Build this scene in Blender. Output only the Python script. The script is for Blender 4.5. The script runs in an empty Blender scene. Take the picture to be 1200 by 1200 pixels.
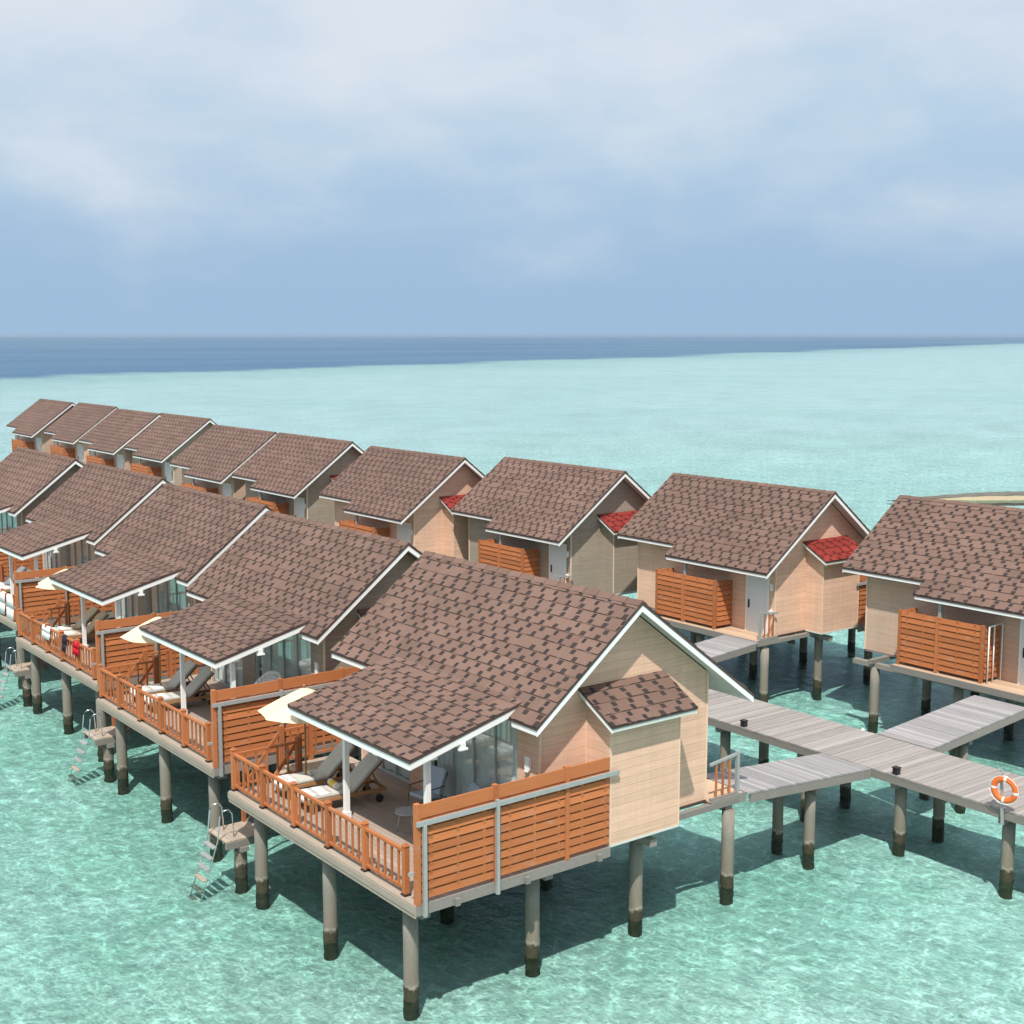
import bpy, math, random
from mathutils import Vector, Matrix
random.seed(7)
R = math.radians
D = 2.2                       # deck height above the water (world z = 0)
sc = bpy.context.scene
col = sc.collection

# ------------------------------------------------------------------ mesh builder
class MB:
    mirror = False
    def __init__(s): s.v = []; s.f = []; s.uv = []; s.sm = []
    def face(s, pts, uv=None, smooth=False):
        i = len(s.v); s.v += [tuple(p) for p in pts]
        s.f.append(list(range(i, i + len(pts))))
        s.uv.append(uv if uv else [(0, 0)] * len(pts)); s.sm.append(smooth)
    def hexa(s, b, t, uv=(0, 0)):
        # b, t: four bottom points (counter-clockwise from above) and four top points
        i = len(s.v); s.v += [tuple(p) for p in b] + [tuple(p) for p in t]
        for q in ((3, 2, 1, 0), (4, 5, 6, 7), (0, 1, 5, 4), (1, 2, 6, 5), (2, 3, 7, 6), (3, 0, 4, 7)):
            s.f.append([i + k for k in q]); s.uv.append([uv] * 4); s.sm.append(False)
    def box(s, x0, x1, y0, y1, z0, z1, uv=None):
        if uv is None: uv = (random.random(), random.random())
        s.hexa([(x0, y0, z0), (x1, y0, z0), (x1, y1, z0), (x0, y1, z0)],
               [(x0, y0, z1), (x1, y0, z1), (x1, y1, z1), (x0, y1, z1)], uv)
    def beam(s, p, q, w, h, up=(0, 0, 1), uv=None):
        p = Vector(p); q = Vector(q); d = (q - p).normalized(); up = Vector(up)
        r = d.cross(up).normalized(); u = r.cross(d).normalized()
        if uv is None: uv = (random.random(), random.random())
        a = [p - r * w / 2 - u * h / 2, p + r * w / 2 - u * h / 2, q + r * w / 2 - u * h / 2, q - r * w / 2 - u * h / 2]
        s.hexa(a, [x + u * h for x in a], uv)
    def tube(s, pts, r, n=8, cap=True, r1=None, uv=None):
        pts = [Vector(p) for p in pts]; m = len(pts); i0 = len(s.v)
        if uv is None: uv = (random.random(), random.random())
        for k, p in enumerate(pts):
            d = (pts[min(k + 1, m - 1)] - pts[max(k - 1, 0)]).normalized()
            a = d.cross(Vector((0, 0, 1)) if abs(d.z) < .9 else Vector((1, 0, 0))).normalized(); b = d.cross(a)
            rr = r if r1 is None else r + (r1 - r) * k / (m - 1)
            for j in range(n):
                t = 2 * math.pi * j / n
                s.v.append(tuple(p + (a * math.cos(t) + b * math.sin(t)) * rr))
        for k in range(m - 1):
            for j in range(n):
                s.f.append([i0 + k * n + j, i0 + k * n + (j + 1) % n, i0 + (k + 1) * n + (j + 1) % n, i0 + (k + 1) * n + j])
                s.uv.append([uv] * 4); s.sm.append(True)
        if cap:
            s.f.append([i0 + j for j in range(n)][::-1]); s.uv.append([uv] * n); s.sm.append(False)
            s.f.append([i0 + (m - 1) * n + j for j in range(n)]); s.uv.append([uv] * n); s.sm.append(False)
    def prism(s, poly, vec, uv=(0, 0)):
        poly = [Vector(p) for p in poly]; vec = Vector(vec); n = len(poly); i = len(s.v)
        s.v += [tuple(p) for p in poly] + [tuple(p + vec) for p in poly]
        s.f.append(list(range(i, i + n))[::-1]); s.uv.append([uv] * n); s.sm.append(False)
        s.f.append(list(range(i + n, i + 2 * n))); s.uv.append([uv] * n); s.sm.append(False)
        for k in range(n):
            j = (k + 1) % n
            s.f.append([i + k, i + j, i + n + j, i + n + k]); s.uv.append([uv] * 4); s.sm.append(False)
    def build(s, name, mat, parent=None, bevel=0, fix=True):
        me = bpy.data.meshes.new(name)
        v = [(-a, b, c) for a, b, c in s.v] if MB.mirror else s.v
        f = [q[::-1] for q in s.f] if MB.mirror else s.f
        uv = [q[::-1] for q in s.uv] if MB.mirror else s.uv
        me.from_pydata(v, [], f)
        l = me.uv_layers.new(name="UVMap")
        flat = [c for q in uv for p in q for c in p]
        l.data.foreach_set("uv", flat)
        me.polygons.foreach_set("use_smooth", s.sm)
        if fix:
            import bmesh
            bm = bmesh.new(); bm.from_mesh(me); bmesh.ops.recalc_face_normals(bm, faces=bm.faces); bm.to_mesh(me); bm.free()
        me.materials.append(mat); me.update()
        o = bpy.data.objects.new(name, me); col.objects.link(o)
        if parent: o.parent = parent
        if bevel:
            b = o.modifiers.new("bevel", 'BEVEL'); b.width = bevel; b.segments = 2
        return o

def empty(name, loc=(0, 0, 0), rz=0):
    o = bpy.data.objects.new(name, None); col.objects.link(o); o.location = loc; o.rotation_euler.z = rz
    o.empty_display_size = .3
    return o
def tag(o, label, cat, group=None):
    o['label'] = label; o['category'] = cat
    if group: o['group'] = group
    return o
def kids(o): return [c for c in bpy.data.objects if c.parent == o]
def tree_of(o): return (o, [tree_of(c) for c in kids(o)])
def copy_tree(t, parent=None):
    o, ch = t
    c = o.copy(); col.objects.link(c)
    if parent: c.parent = parent
    for k in ch: copy_tree(k, c)
    return c
def all_parts(o):
    out = []
    for c in kids(o): out.append(c); out += all_parts(c)
    return out

# ------------------------------------------------------------------ node helpers
class S:
    nt = None
    def __init__(s, sock): s.s = sock
    def _b(s, op, o, rev=False):
        n = S.nt.nodes.new('ShaderNodeMath'); n.operation = op
        a, b = (o, s) if rev else (s, o)
        for i, x in enumerate((a, b)):
            if isinstance(x, S): S.nt.links.new(x.s, n.inputs[i])
            elif x is not None: n.inputs[i].default_value = x
        return S(n.outputs[0])
    def __add__(s, o): return s._b('ADD', o)
    def __sub__(s, o): return s._b('SUBTRACT', o)
    def __rsub__(s, o): return s._b('SUBTRACT', o, True)
    def __mul__(s, o): return s._b('MULTIPLY', o)
    __radd__ = __add__; __rmul__ = __mul__
    def __truediv__(s, o): return s._b('DIVIDE', o)
    def lt(s, o): return s._b('LESS_THAN', o)
    def gt(s, o): return s._b('GREATER_THAN', o)
    def floor(s): return s._b('FLOOR', None)
    def fract(s): return s._b('FRACT', None)
    def abs(s): return s._b('ABSOLUTE', None)
    def pow(s, o): return s._b('POWER', o)
    def min(s, o): return s._b('MINIMUM', o)
    def max(s, o): return s._b('MAXIMUM', o)
    def ss(s, a, b):       # smooth step from a to b
        n = S.nt.nodes.new('ShaderNodeMapRange'); n.interpolation_type = 'SMOOTHSTEP'
        S.nt.links.new(s.s, n.inputs[0]); n.inputs[1].default_value = a; n.inputs[2].default_value = b
        return S(n.outputs[0])
def new_mat(name):
    m = bpy.data.materials.new(name); m.use_nodes = True; nt = m.node_tree; nt.nodes.clear(); S.nt = nt
    out = nt.nodes.new('ShaderNodeOutputMaterial')
    return m, nt, out
def xyz(vec):
    n = S.nt.nodes.new('ShaderNodeSeparateXYZ'); S.nt.links.new(vec, n.inputs[0])
    return S(n.outputs[0]), S(n.outputs[1]), S(n.outputs[2])
def comb(x, y, z):
    n = S.nt.nodes.new('ShaderNodeCombineXYZ')
    for i, a in enumerate((x, y, z)):
        if isinstance(a, S): S.nt.links.new(a.s, n.inputs[i])
        else: n.inputs[i].default_value = a
    return n.outputs[0]
def obj_co(): return S.nt.nodes.new('ShaderNodeTexCoord').outputs['Object']
def uv_co(): return S.nt.nodes.new('ShaderNodeTexCoord').outputs['UV']
def pos_co(): return S.nt.nodes.new('ShaderNodeNewGeometry').outputs['Position']
def scale(vec, k):
    n = S.nt.nodes.new('ShaderNodeVectorMath'); n.operation = 'MULTIPLY'; S.nt.links.new(vec, n.inputs[0])
    n.inputs[1].default_value = k if isinstance(k, tuple) else (k, k, k); return n.outputs[0]
def vadd(a, b):
    n = S.nt.nodes.new('ShaderNodeVectorMath'); n.operation = 'ADD'; S.nt.links.new(a, n.inputs[0]); S.nt.links.new(b, n.inputs[1]); return n.outputs[0]
def noise(vec, sc_=1., det=3, rough=.5, dist=0, color=False):
    n = S.nt.nodes.new('ShaderNodeTexNoise'); S.nt.links.new(vec, n.inputs['Vector'])
    n.inputs['Scale'].default_value = sc_; n.inputs['Detail'].default_value = det
    n.inputs['Roughness'].default_value = rough; n.inputs['Distortion'].default_value = dist
    return n.outputs['Color'] if color else S(n.outputs[0])
def white(x, y=0.):
    n = S.nt.nodes.new('ShaderNodeTexWhiteNoise'); n.noise_dimensions = '3D'
    S.nt.links.new(comb(x, y, 0.37), n.inputs['Vector']); return S(n.outputs['Value'])
def mix(f, a, b):
    n = S.nt.nodes.new('ShaderNodeMix'); n.data_type = 'RGBA'
    if isinstance(f, S): S.nt.links.new(f.s, n.inputs[0])
    else: n.inputs[0].default_value = f
    for x, i in ((a, 6), (b, 7)):
        if isinstance(x, tuple): n.inputs[i].default_value = (*x, 1)
        else: S.nt.links.new(x, n.inputs[i])
    return n.outputs[2]
def mul(c, f):            # colour times scalar
    n = S.nt.nodes.new('ShaderNodeMix'); n.data_type = 'RGBA'; n.blend_type = 'MULTIPLY'; n.inputs[0].default_value = 1
    if isinstance(c, tuple): n.inputs[6].default_value = (*c, 1)
    else: S.nt.links.new(c, n.inputs[6])
    S.nt.links.new(f.s if isinstance(f, S) else f, n.inputs[7]); return n.outputs[2]
def bump(h, strength=.3, dist=.02):
    n = S.nt.nodes.new('ShaderNodeBump'); n.inputs['Strength'].default_value = strength; n.inputs['Distance'].default_value = dist
    S.nt.links.new(h.s, n.inputs['Height']); return n.outputs[0]
def princ(out, c, rough=.7, nrm=None, metal=0, spec=.3, rough_s=None):
    b = S.nt.nodes.new('ShaderNodeBsdfPrincipled')
    if isinstance(c, tuple): b.inputs['Base Color'].default_value = (*c, 1)
    else: S.nt.links.new(c, b.inputs['Base Color'])
    b.inputs['Roughness'].default_value = rough; b.inputs['Metallic'].default_value = metal
    b.inputs['Specular IOR Level'].default_value = spec
    if nrm is not None: S.nt.links.new(nrm, b.inputs['Normal'])
    if rough_s is not None: S.nt.links.new(rough_s.s, b.inputs['Roughness'])
    S.nt.links.new(b.outputs[0], out.inputs[0]); return b

# ------------------------------------------------------------------ materials
def m_plain(name, c, rough=.6, metal=0, var=.12, sc_=6., spec=.3):
    m, nt, out = new_mat(name)
    n = noise(obj_co(), sc_, 4, .6); n2 = noise(obj_co(), sc_ * 9, 2)
    princ(out, mul(c, n * (2 * var) + n2 * var + (1 - 1.5 * var)), rough, metal=metal, spec=spec)
    return m
def m_shingle(name, base, slot):
    m, nt, out = new_mat(name)
    u, v, _ = xyz(uv_co()); P = .47; H = .34
    oi = S(nt.nodes.new('ShaderNodeObjectInfo').outputs['Random'])
    cv = v / H; row = cv.floor(); j = (cv * 2).floor(); fj = (cv * 2).fract(); cl = (cv + .5).floor()
    up = cv.fract().lt(.5)
    seed = cl + oi * 37.
    sh = white(seed, 3.1) + (1 - up) * (white(seed, 9.2) * .3 + .18) + white(j + oi * 11., 5.5) * .1
    uu = u / P + sh; cell = uu.floor(); fu = uu.fract()
    h1 = white(cell + j * 17.3, oi * 5. + 1.7); h2 = white(cell * 3.1 + j * 7.7, 4.4)
    edge = noise(comb(u * 25., v * 25., 0.), 1., 2) * .08
    wm = (fu + edge).lt(.25 + h2 * .12) * ((fj - .48).abs() + edge).lt(.42) * h1.gt(.06)
    line = cv.fract().lt(.05) * noise(comb(u * 3.2, row * 3.3, 0.), 1., 2).gt(.47)
    tab = white((u / .92 + white(row, 2.2) * 3.).floor() + row * 13.7, oi)
    big = noise(comb(u * .5, v * .22, oi * 9.), 1., 4, .6)
    fine = noise(comb(u * 90., v * 90., 0.), 1., 2)
    streak = noise(comb(u * 2.6, v * .35, oi * 5.), 1., 4, .65)
    c = mul(base, tab * .24 + big * .42 + fine * .3 + streak * .3 + oi * .12 + .33)
    c = mix(streak.ss(.58, .85) * .22, c, (.19, .17, .15))
    c = mix(wm * .93, c, mix(h2, slot, (slot[0] * 1.8, slot[1] * 1.55, slot[2] * 1.3)))
    c = mix(line * .8, c, (slot[0] * .8, slot[1] * .7, slot[2] * .7))
    princ(out, c, .9, bump(fine + tab * .4, .35, .01), spec=.15)
    return m
def m_siding(name, c, dark=.42, grain=.36, grey=None):
    m, nt, out = new_mat(name)
    o = obj_co(); x, y, z = xyz(o); B = .19
    bz = z / B; row = bz.floor()
    line = bz.fract().lt(.05)
    oi = S(nt.nodes.new('ShaderNodeObjectInfo').outputs['Random'])
    g = noise(scale(o, (1.1, 1.1, 38.)), 1., 4, .6, .4)
    g2 = noise(scale(o, (.5, .5, .9)), 1., 3)
    butt = white(row + (x + y).floor() * .0, 1.3)
    pl = white(row + ((x * .41 + y * .41) + butt * 7.).floor() * 5.1, oi)
    drip = noise(vadd(scale(o, (5., 5., .35)), comb(oi * 9., 0., 0.)), 1., 4, .6)
    f = drip * .26 - .13 + g * (grain * 1.6) + g2 * .16 + pl * .12 + (1 - .14 - grain * .8)
    cc = mul(c, f)
    if grey: cc = mix((g2 - .35) * 1.6 + (pl - .5) * .4, cc, mul(grey, f))
    cc = mix(line * dark, cc, (c[0] * .35, c[1] * .33, c[2] * .3))
    princ(out, cc, .75, bump(g * .5 - line, .25, .008), spec=.2)
    return m
def m_board(name, c, var=.45, grain=.35, grey=None, rough=.75, axis=1):
    # boards: UV.x is a random number of each board
    m, nt, out = new_mat(name)
    u, v, _ = xyz(uv_co()); o = obj_co()
    oi = S(nt.nodes.new('ShaderNodeObjectInfo').outputs['Random'])
    k = [30., 30., 30.]; k[axis] = 1.6
    g = noise(vadd(scale(o, tuple(k)), comb(u * 50., v * 50., oi * 9.)), 1., 4, .62)
    big = noise(o, .9, 3)
    wr = noise(vadd(o, comb(u * 7., v * 7., 0.)), 2.3, 4, .6)
    cc = mul(c, u * var + g * grain * 1.5 + big * .25 + (1 - var / 2 - grain * .75 - .125))
    cc = mix(wr.ss(.55, .8) * .35, cc, mul((.40, .34, .29), g * .5 + .7))
    if grey: cc = mix(v * .75 + big * .3 - .1, cc, mul(grey, g * .5 + .75))
    princ(out, cc, rough, bump(g, .3, .006), spec=.2)
    return m
def m_pile():
    m, nt, out = new_mat('pile_concrete')
    o = pos_co(); x, y, z = xyz(o)
    n = noise(scale(o, (6., 6., 1.2)), 1., 4, .6); n2 = noise(o, 14., 3)
    c = mix(n, (.30, .275, .235), (.17, .155, .13))
    c = mul(c, n2 * .3 + .85)
    w = z + (n - .5) * .3 + (n2 - .5) * .16 + white((x * .3).floor(), (y * .3).floor()) * .08 - .04
    c = mix((1 - w.ss(.45, 1.3)) * .6, c, (.21, .17, .13))               # damp, stained
    c = mix(w.ss(.28, .31) * (1 - w.ss(.31, .36)) * .6, c, (.40, .37, .30))      # salt line
    c = mix(1 - w.ss(.22, .31), c, mix(n2, (.03, .03, .02), (.085, .075, .045)))  # algae band
    princ(out, c, .8, bump(n2, .3, .01), spec=.2); return m
def m_glass():
    m, nt, out = new_mat('door_glass')
    t = nt.nodes.new('ShaderNodeBsdfTransparent'); t.inputs[0].default_value = (.95, .99, .985, 1)
    g = nt.nodes.new('ShaderNodeBsdfGlossy'); g.inputs['Roughness'].default_value = .015; g.inputs[0].default_value = (.9, 1, .98, 1)
    f = nt.nodes.new('ShaderNodeFresnel'); f.inputs[0].default_value = 1.7
    fac = (S(f.outputs[0]) * 1.15 + .07).min(1.) * (1 - S(nt.nodes.new('ShaderNodeNewGeometry').outputs['Backfacing']))
    mx = nt.nodes.new('ShaderNodeMixShader'); nt.links.new(fac.s, mx.inputs[0]); nt.links.new(t.outputs[0], mx.inputs[1]); nt.links.new(g.outputs[0], mx.inputs[2])
    nt.links.new(mx.outputs[0], out.inputs[0]); return m
def m_cloth(name, c, trans=.25, var=.06):
    m, nt, out = new_mat(name)
    n = noise(obj_co(), 40., 2)
    cc = mul(c, n * var * 2 + (1 - var))
    d = nt.nodes.new('ShaderNodeBsdfDiffuse'); nt.links.new(cc, d.inputs[0])
    t = nt.nodes.new('ShaderNodeBsdfTranslucent'); nt.links.new(cc, t.inputs[0])
    mx = nt.nodes.new('ShaderNodeMixShader'); mx.inputs[0].default_value = trans
    nt.links.new(d.outputs[0], mx.inputs[1]); nt.links.new(t.outputs[0], mx.inputs[2]); nt.links.new(mx.outputs[0], out.inputs[0]); return m

M = {}
M['shingle'] = m_shingle('brown_shingle', (.158, .100, .080), (.022, .020, .022))
M['shingle_red'] = m_shingle('red_shingle', (.21, .03, .024), (.05, .01, .009))
M['tan'] = m_siding('tan_siding', (.69, .455, .33))
M['tan2'] = m_siding('pinkish_siding', (.62, .42, .31), grey=(.42, .34, .28))
M['grey'] = m_siding('weathered_siding', (.36, .295, .23), .4, .5, grey=(.28, .25, .215))
M['brown'] = m_siding('brown_siding', (.46, .35, .26), .35, .4, grey=(.34, .29, .24))
M['corner'] = m_plain('corner_board_paint', (.74, .56, .42))
M['white'] = m_plain('white_paint', (.82, .82, .80), .45, var=.04)
M['fascia'] = m_plain('white_fascia', (.84, .84, .82), .5, var=.06, sc_=2.)
M['soffit'] = m_plain('pale_soffit', (.58, .61, .56), .7, var=.08)
M['drip'] = m_plain('brown_edge_strip', (.075, .05, .043), .6)
M['orange'] = m_board('orange_stained_wood', (.42, .145, .054), .34, .3)
M['orange_x'] = m_board('orange_stained_boards', (.42, .145, .054), .34, .3, axis=0)
M['jetty'] = m_board('weathered_planks', (.30, .275, .265), .5, .45, grey=(.26, .235, .215), axis=0)
M['ramp'] = m_board('weathered_ramp_planks', (.315, .30, .305), .5, .45, grey=(.26, .25, .25), axis=1)
M['beamgrey'] = m_board('weathered_beams', (.26, .235, .21), .3, .4, grey=(.21, .195, .18))
M['deckrim'] = m_board('deck_edge_boards', (.40, .325, .255), .25, .4, grey=(.33, .29, .25))
M['deck'] = m_board('deck_boards', (.36, .265, .215), .35, .4, grey=(.31, .26, .225))
M['entry'] = m_board('entry_boards', (.50, .35, .24), .3, .3)
M['pile'] = m_pile()
M['steel'] = m_plain('galvanised_steel', (.40, .41, .41), .5, metal=.35, var=.15)
M['chrome'] = m_plain('chrome_tube', (.75, .76, .77), .2, metal=1, var=.03)
M['glass'] = m_glass()
M['frame'] = m_plain('door_frame_paint', (.42, .46, .47), .4, var=.05)
M['curtain'] = m_cloth('curtain_cloth', (.86, .89, .90), .12)
M['interior'] = m_plain('interior_plaster', (.35, .32, .28), .8)
M['door'] = m_plain('white_door_paint', (.70, .73, .74), .4, var=.04)
M['black'] = m_plain('black_plastic', (.02, .02, .022), .4)
M['cream'] = m_cloth('cream_canvas', (.88, .77, .55), .3)
M['cushion'] = m_cloth('grey_cushion', (.52, .51, .48), .05)
M['beige'] = m_cloth('beige_cushion', (.55, .45, .33), .05)
M['towel'] = m_cloth('white_towel', (.82, .81, .79), .1)
M['blue'] = m_cloth('pale_blue_cushion', (.42, .50, .60), .05)
M['dark_cloth'] = m_cloth('dark_cloth', (.03, .035, .055), .02)
M['red_cloth'] = m_cloth('red_cloth', (.55, .02, .035), .05)
M['yellow_cloth'] = m_cloth('yellow_cloth', (.75, .50, .08), .05)
M['teak'] = m_board('teak_frame', (.30, .16, .07), .3, .3)
M['table'] = m_plain('grey_table_paint', (.36, .37, .38), .5)
M['ring_orange'] = m_plain('orange_ring', (.78, .17, .035), .45, var=.06)
M['rock'] = m_plain('breakwater_rock', (.13, .125, .11), .9, var=.3, sc_=.8)
M['sand'] = m_plain('breakwater_sand', (.36, .30, .19), .9, var=.15, sc_=.4)

# ------------------------------------------------------------------ roof geometry
def courses(mb, p0, uvec, vvec, U, V, u0=0., v0=0., h=.34, step=.014, base=.010):
    """overlapping shingle courses on the plane p0 + u*uvec + v*vvec"""
    p0 = Vector(p0); uvec = Vector(uvec).normalized(); vvec = Vector(vvec).normalized()
    n = uvec.cross(vvec).normalized()
    if n.z < 0: n = -n
    v = 0.
    # start so that course lines match the texture's (v0 + v) / h
    marks = [0.]
    k = math.ceil((v0 + 1e-6) / h)
    while k * h - v0 < V - 1e-6: marks.append(k * h - v0); k += 1
    marks.append(V)
    for a, b in zip(marks[:-1], marks[1:]):
        lo = p0 + vvec * a + n * (base + step); hi = p0 + vvec * b + n * base
        e = uvec * U
        ua, ub, va, vb = u0, u0 + U, v0 + a, v0 + b
        mb.face([lo, lo + e, hi + e, hi], [(ua, va + .001), (ub, va + .001), (ub, vb - .001), (ua, vb - .001)])
        dn = lo - n * (step + base)
        mb.face([dn, dn + e, lo + e, lo], [(ua, va), (ub, va), (ub, va + .003), (ua, va + .003)])
        mb.face([dn, lo, hi, hi - n * base], [(ua, va + .01)] * 4)
        mb.face([dn + e, hi - n * base + e, hi + e, lo + e], [(ub, va + .01)] * 4)

PK = (5.97, 5.02)                 # ridge: x, z over deck
SL, SR = .78, .735
EL = 3.12; ER1 = 9.5; ER2 = 9.0   # eaves
RY0, RY1, RYS = .29, 8.6, 5.35
zL = lambda x: PK[1] - SL * (PK[0] - x)
zR = lambda x: PK[1] - SR * (x - PK[0])
PX0, PX1, PY0, PY1 = .67, 3.52, 1.2, 6.25
pz = lambda x: 2.36 + .258 * (x - PX0)
T = .058                          # thickness of the shingle deck seen at the rakes

def slab(mb, pts, t):
    """roof sheet between the top points (given counter-clockwise from above) and t below"""
    mb.hexa([(x, y, z - t) for x, y, z in pts], pts)

def pile(mb, x, y, z0, z1, r, wz=0.):
    """round pile; the part at and under the waterline is rough with growth"""
    n = 18; i0 = len(mb.v); zs = [z0]
    while zs[-1] < wz + .28: zs.append(zs[-1] + .055)
    zs += [wz + .5, (wz + .5 + z1) / 2, z1]; ph = random.uniform(0, 6)
    for z in zs:
        for j in range(n):
            a = 2 * math.pi * j / n; k = r
            if z < wz + .3: k += .010 * math.sin(a * 3 + z * 9 + ph) * math.sin(z * 17 + a * 2) + random.uniform(-.010, .012)
            mb.v.append((x + k * math.cos(a), y + k * math.sin(a), z))
    for k in range(len(zs) - 1):
        for j in range(n):
            mb.f.append([i0 + k * n + j, i0 + k * n + (j + 1) % n, i0 + (k + 1) * n + (j + 1) % n, i0 + (k + 1) * n + j]); mb.uv.append([(0, 0)] * 4); mb.sm.append(True)
    for k in (0, len(zs) - 1):
        mb.f.append([i0 + k * n + j for j in range(n)]); mb.uv.append([(0, 0)] * n); mb.sm.append(False)

def build_villa(mirror):
    MB.mirror = mirror
    root = empty('water_villa')
    dz = D
    def P(name, mb, mat, parent=root, **k):
        mb.v = [(a, b, c + dz) for a, b, c in mb.v]
        return mb.build(name, mat, parent, **k)
    # --- piles
    for x in (.3, 3.3, 6.2, 9.1):
        for y in (.65, 3.8, 7.0):
            m = MB(); pile(m, x, y, -2.8, -.33, .152, -D)
            P('pile', m, M['pile'])
    # --- floor structure
    m = MB()
    for x in (.3, 3.3, 6.2, 9.1): m.box(x - .1, x + .1, .1 if x < 9 else .64, 7.85, -.36, -.2)
    for y in (.65, 3.8, 7.0): m.box(.12, 9.4, y - .07, y + .07, -.20, -.062)
    for x in (.9, 2.6, 4.5): m.box(x - .05, x + .05, -.12, 1.2, -.2, -.062)
    P('floor_beam', m, M['beamgrey'])
    m = MB(); m.box(3.6, 8.46, .82, 7.93, -.06, -.012); P('floor_slab', m, M['beamgrey'])
    # --- deck
    dk = MB(); w = .14; x = 0.0
    while x < 3.6 - .02:
        x1 = min(x + w - .008, 3.59)
        m_y = 0. if x < 4.8 else .8
        cut = random.uniform(2, 6)
        dk.box(x, x1, .0, cut, -.03, 0); dk.box(x, x1, cut + .006, 7.95, -.03, 0)
        x += w
    dk.box(3.6, 4.83, .0, .78, -.03, 0)
    deck = P('deck', dk, M['deck'])
    m = MB(); m.box(-.03, .0, -.02, 7.97, -.24, .012); m.box(0.002, .235, .002, 7.948, .002, .014)
    m.box(-.05, -.032, -.02, 7.97, -.15, -.02)
    P('rim_beam', m, M['deckrim'], deck)
    m = MB(); m.box(.0, 4.83, -.04, -.002, -.2, .01); P('rim_beam', m, M['beamgrey'], deck)
    m = MB(); m.box(.0, 3.58, 7.953, 7.985, -.2, .01); P('rim_beam', m, M['beamgrey'], deck)
    # --- railing
    ys = [.5 + 1.486 * k for k in range(6)]
    rl = MB(); rl.box(.075, .145, .56, 7.88, .86, .92); rl.box(.08, .14, .56, 7.88, .12, .17)
    rl.box(.16, 1.72, 7.85, 7.91, .86, .92); rl.box(.16, 1.72, 7.855, 7.905, .12, .17)
    railing = P('railing', rl, M['orange'])
    for k, y in enumerate(ys + [None]):
        m = MB(); f = MB()
        px, py = (.11, y) if y else (1.77, 7.88)
        m.box(px - .055, px + .055, py - .055, py + .055, .055, 1.0)
        m.hexa([(px - .07, py - .07, 1.0), (px + .07, py - .07, 1.0), (px + .07, py + .07, 1.0), (px - .07, py + .07, 1.0)],
               [(px - .03, py - .03, 1.045), (px + .03, py - .03, 1.045), (px + .03, py + .03, 1.045), (px - .03, py + .03, 1.045)])
        f.box(px - .075, px + .075, py - .075, py + .075, .016, .053)
        P('post', m, M['orange'], railing); P('post_foot', f, M['black'], railing)
    for k in range(5):
        for q in range(1, 6):
            y = ys[k] + 1.486 * q / 6
            m = MB(); m.box(.09, .13, y - .02, y + .02, .165, .865); P('baluster', m, M['orange'], railing)
    for q in range(1, 6):
        x = .11 + 1.66 * q / 6
        m = MB(); m.box(x - .02, x + .02, 7.86, 7.90, .165, .865); P('baluster', m, M['orange'], railing)
    # --- privacy screen at the near side
    def screen(name, fixed, a0, a1, posts, z0, z1, axis, steel=False, top=None):
        """horizontal boards between posts; axis 'x': runs along x at y = fixed, axis 'y': runs along y at x = fixed"""
        m = MB(); n = 9 if steel else 9
        zt = z1 if top is None else top
        ph = (zt - z0) / n
        def bx(mm, c0, c1, f0, f1, za, zb):
            if axis == 'x': mm.box(c0, c1, fixed + f0, fixed + f1, za, zb)
            else: mm.box(fixed - f1, fixed - f0, c0, c1, za, zb)
        for k in range(n):
            za = z0 + k * ph
            # each board leans out at its foot like a louvre
            c0, c1 = a0, a1
            L = [(-.028, za + .032), (.0, za + .032), (.022, za + ph), (-.006, za + ph)]
            uv = (random.random(), random.random())
            pts = []
            for c in (c0, c1):
                for f, z in L: pts.append((c, fixed + f, z) if axis == 'x' else (fixed - f, c, z))
            m.hexa([pts[0], pts[4], pts[5], pts[1]], [pts[3], pts[7], pts[6], pts[2]], uv)
        if top is not None:
            bx(m, a0, a1, -.024, .006, top + .03, z1)
        s = MB(); c = a0 + .3
        while c < a1 - .1:
            bx(s, c - .05, c + .05, .002, .03, z0 + .02, zt + .02); bx(s, c - .035, c + .035, -.017, -.002, z0 + .02, zt); c += .62
        M_b = M['orange_x'] if axis == 'x' else M['orange']
        pan = P(name, m, M_b)
        P('batten', s, M_b, pan)
        b = MB(); bx(b, a0 + .02, a1 - .02, .034, .05, z0 + .02, zt); P('backing_board', b, M['orange'], pan)
        for c in posts:
            p = MB(); bx(p, c - .05, c + .05, -.045, .06, z0 - .06, z1 + .03); P('post', p, M['orange'], pan)
        return pan, bx
    pan, bx = screen('privacy_screen', 0., .05, 4.80, (.05, 1.86, 3.66), .07, 1.95, 'x', True, 1.66)
    m = MB(); bx(m, .0, 5.02, -.10, -.047, 1.56, 1.65); P('steel_rail', m, M['steel'], pan)
    for c in (.16, 1.86):
        m = MB(); bx(m, c - .035, c + .035, -.12, -.05, -.22, 1.56 if c < 1 else 1.70); P('steel_post', m, M['steel'], pan)
    m = MB(); m.box(-.12, .05, .02, .06, .60, .66); P('bracket', m, M['steel'], pan)
    # --- stairs, landing and ladder at the far side of the deck
    st = MB()
    for k in range(13): st.box(1.9 + k * .13, 1.9 + k * .13 + .122, 7.99, 8.9, -.035, 0)
    st.beam((1.9, 8.03, -.12), (3.55, 8.03, -.12), .05, .16); st.beam((1.9, 8.86, -.12), (3.55, 8.86, -.12), .05, .16)
    stair = P('stair', st, M['deckrim'])
    m = MB()
    for k in range(5):
        t = (k + .5) / 5.5
        m.box(1.9 - .95 * t - .13, 1.9 - .95 * t + .13, 8.05, 8.84, -1.2 * t - .02, -1.2 * t + .02)
    P('tread', m, M['deckrim'], stair)
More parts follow.
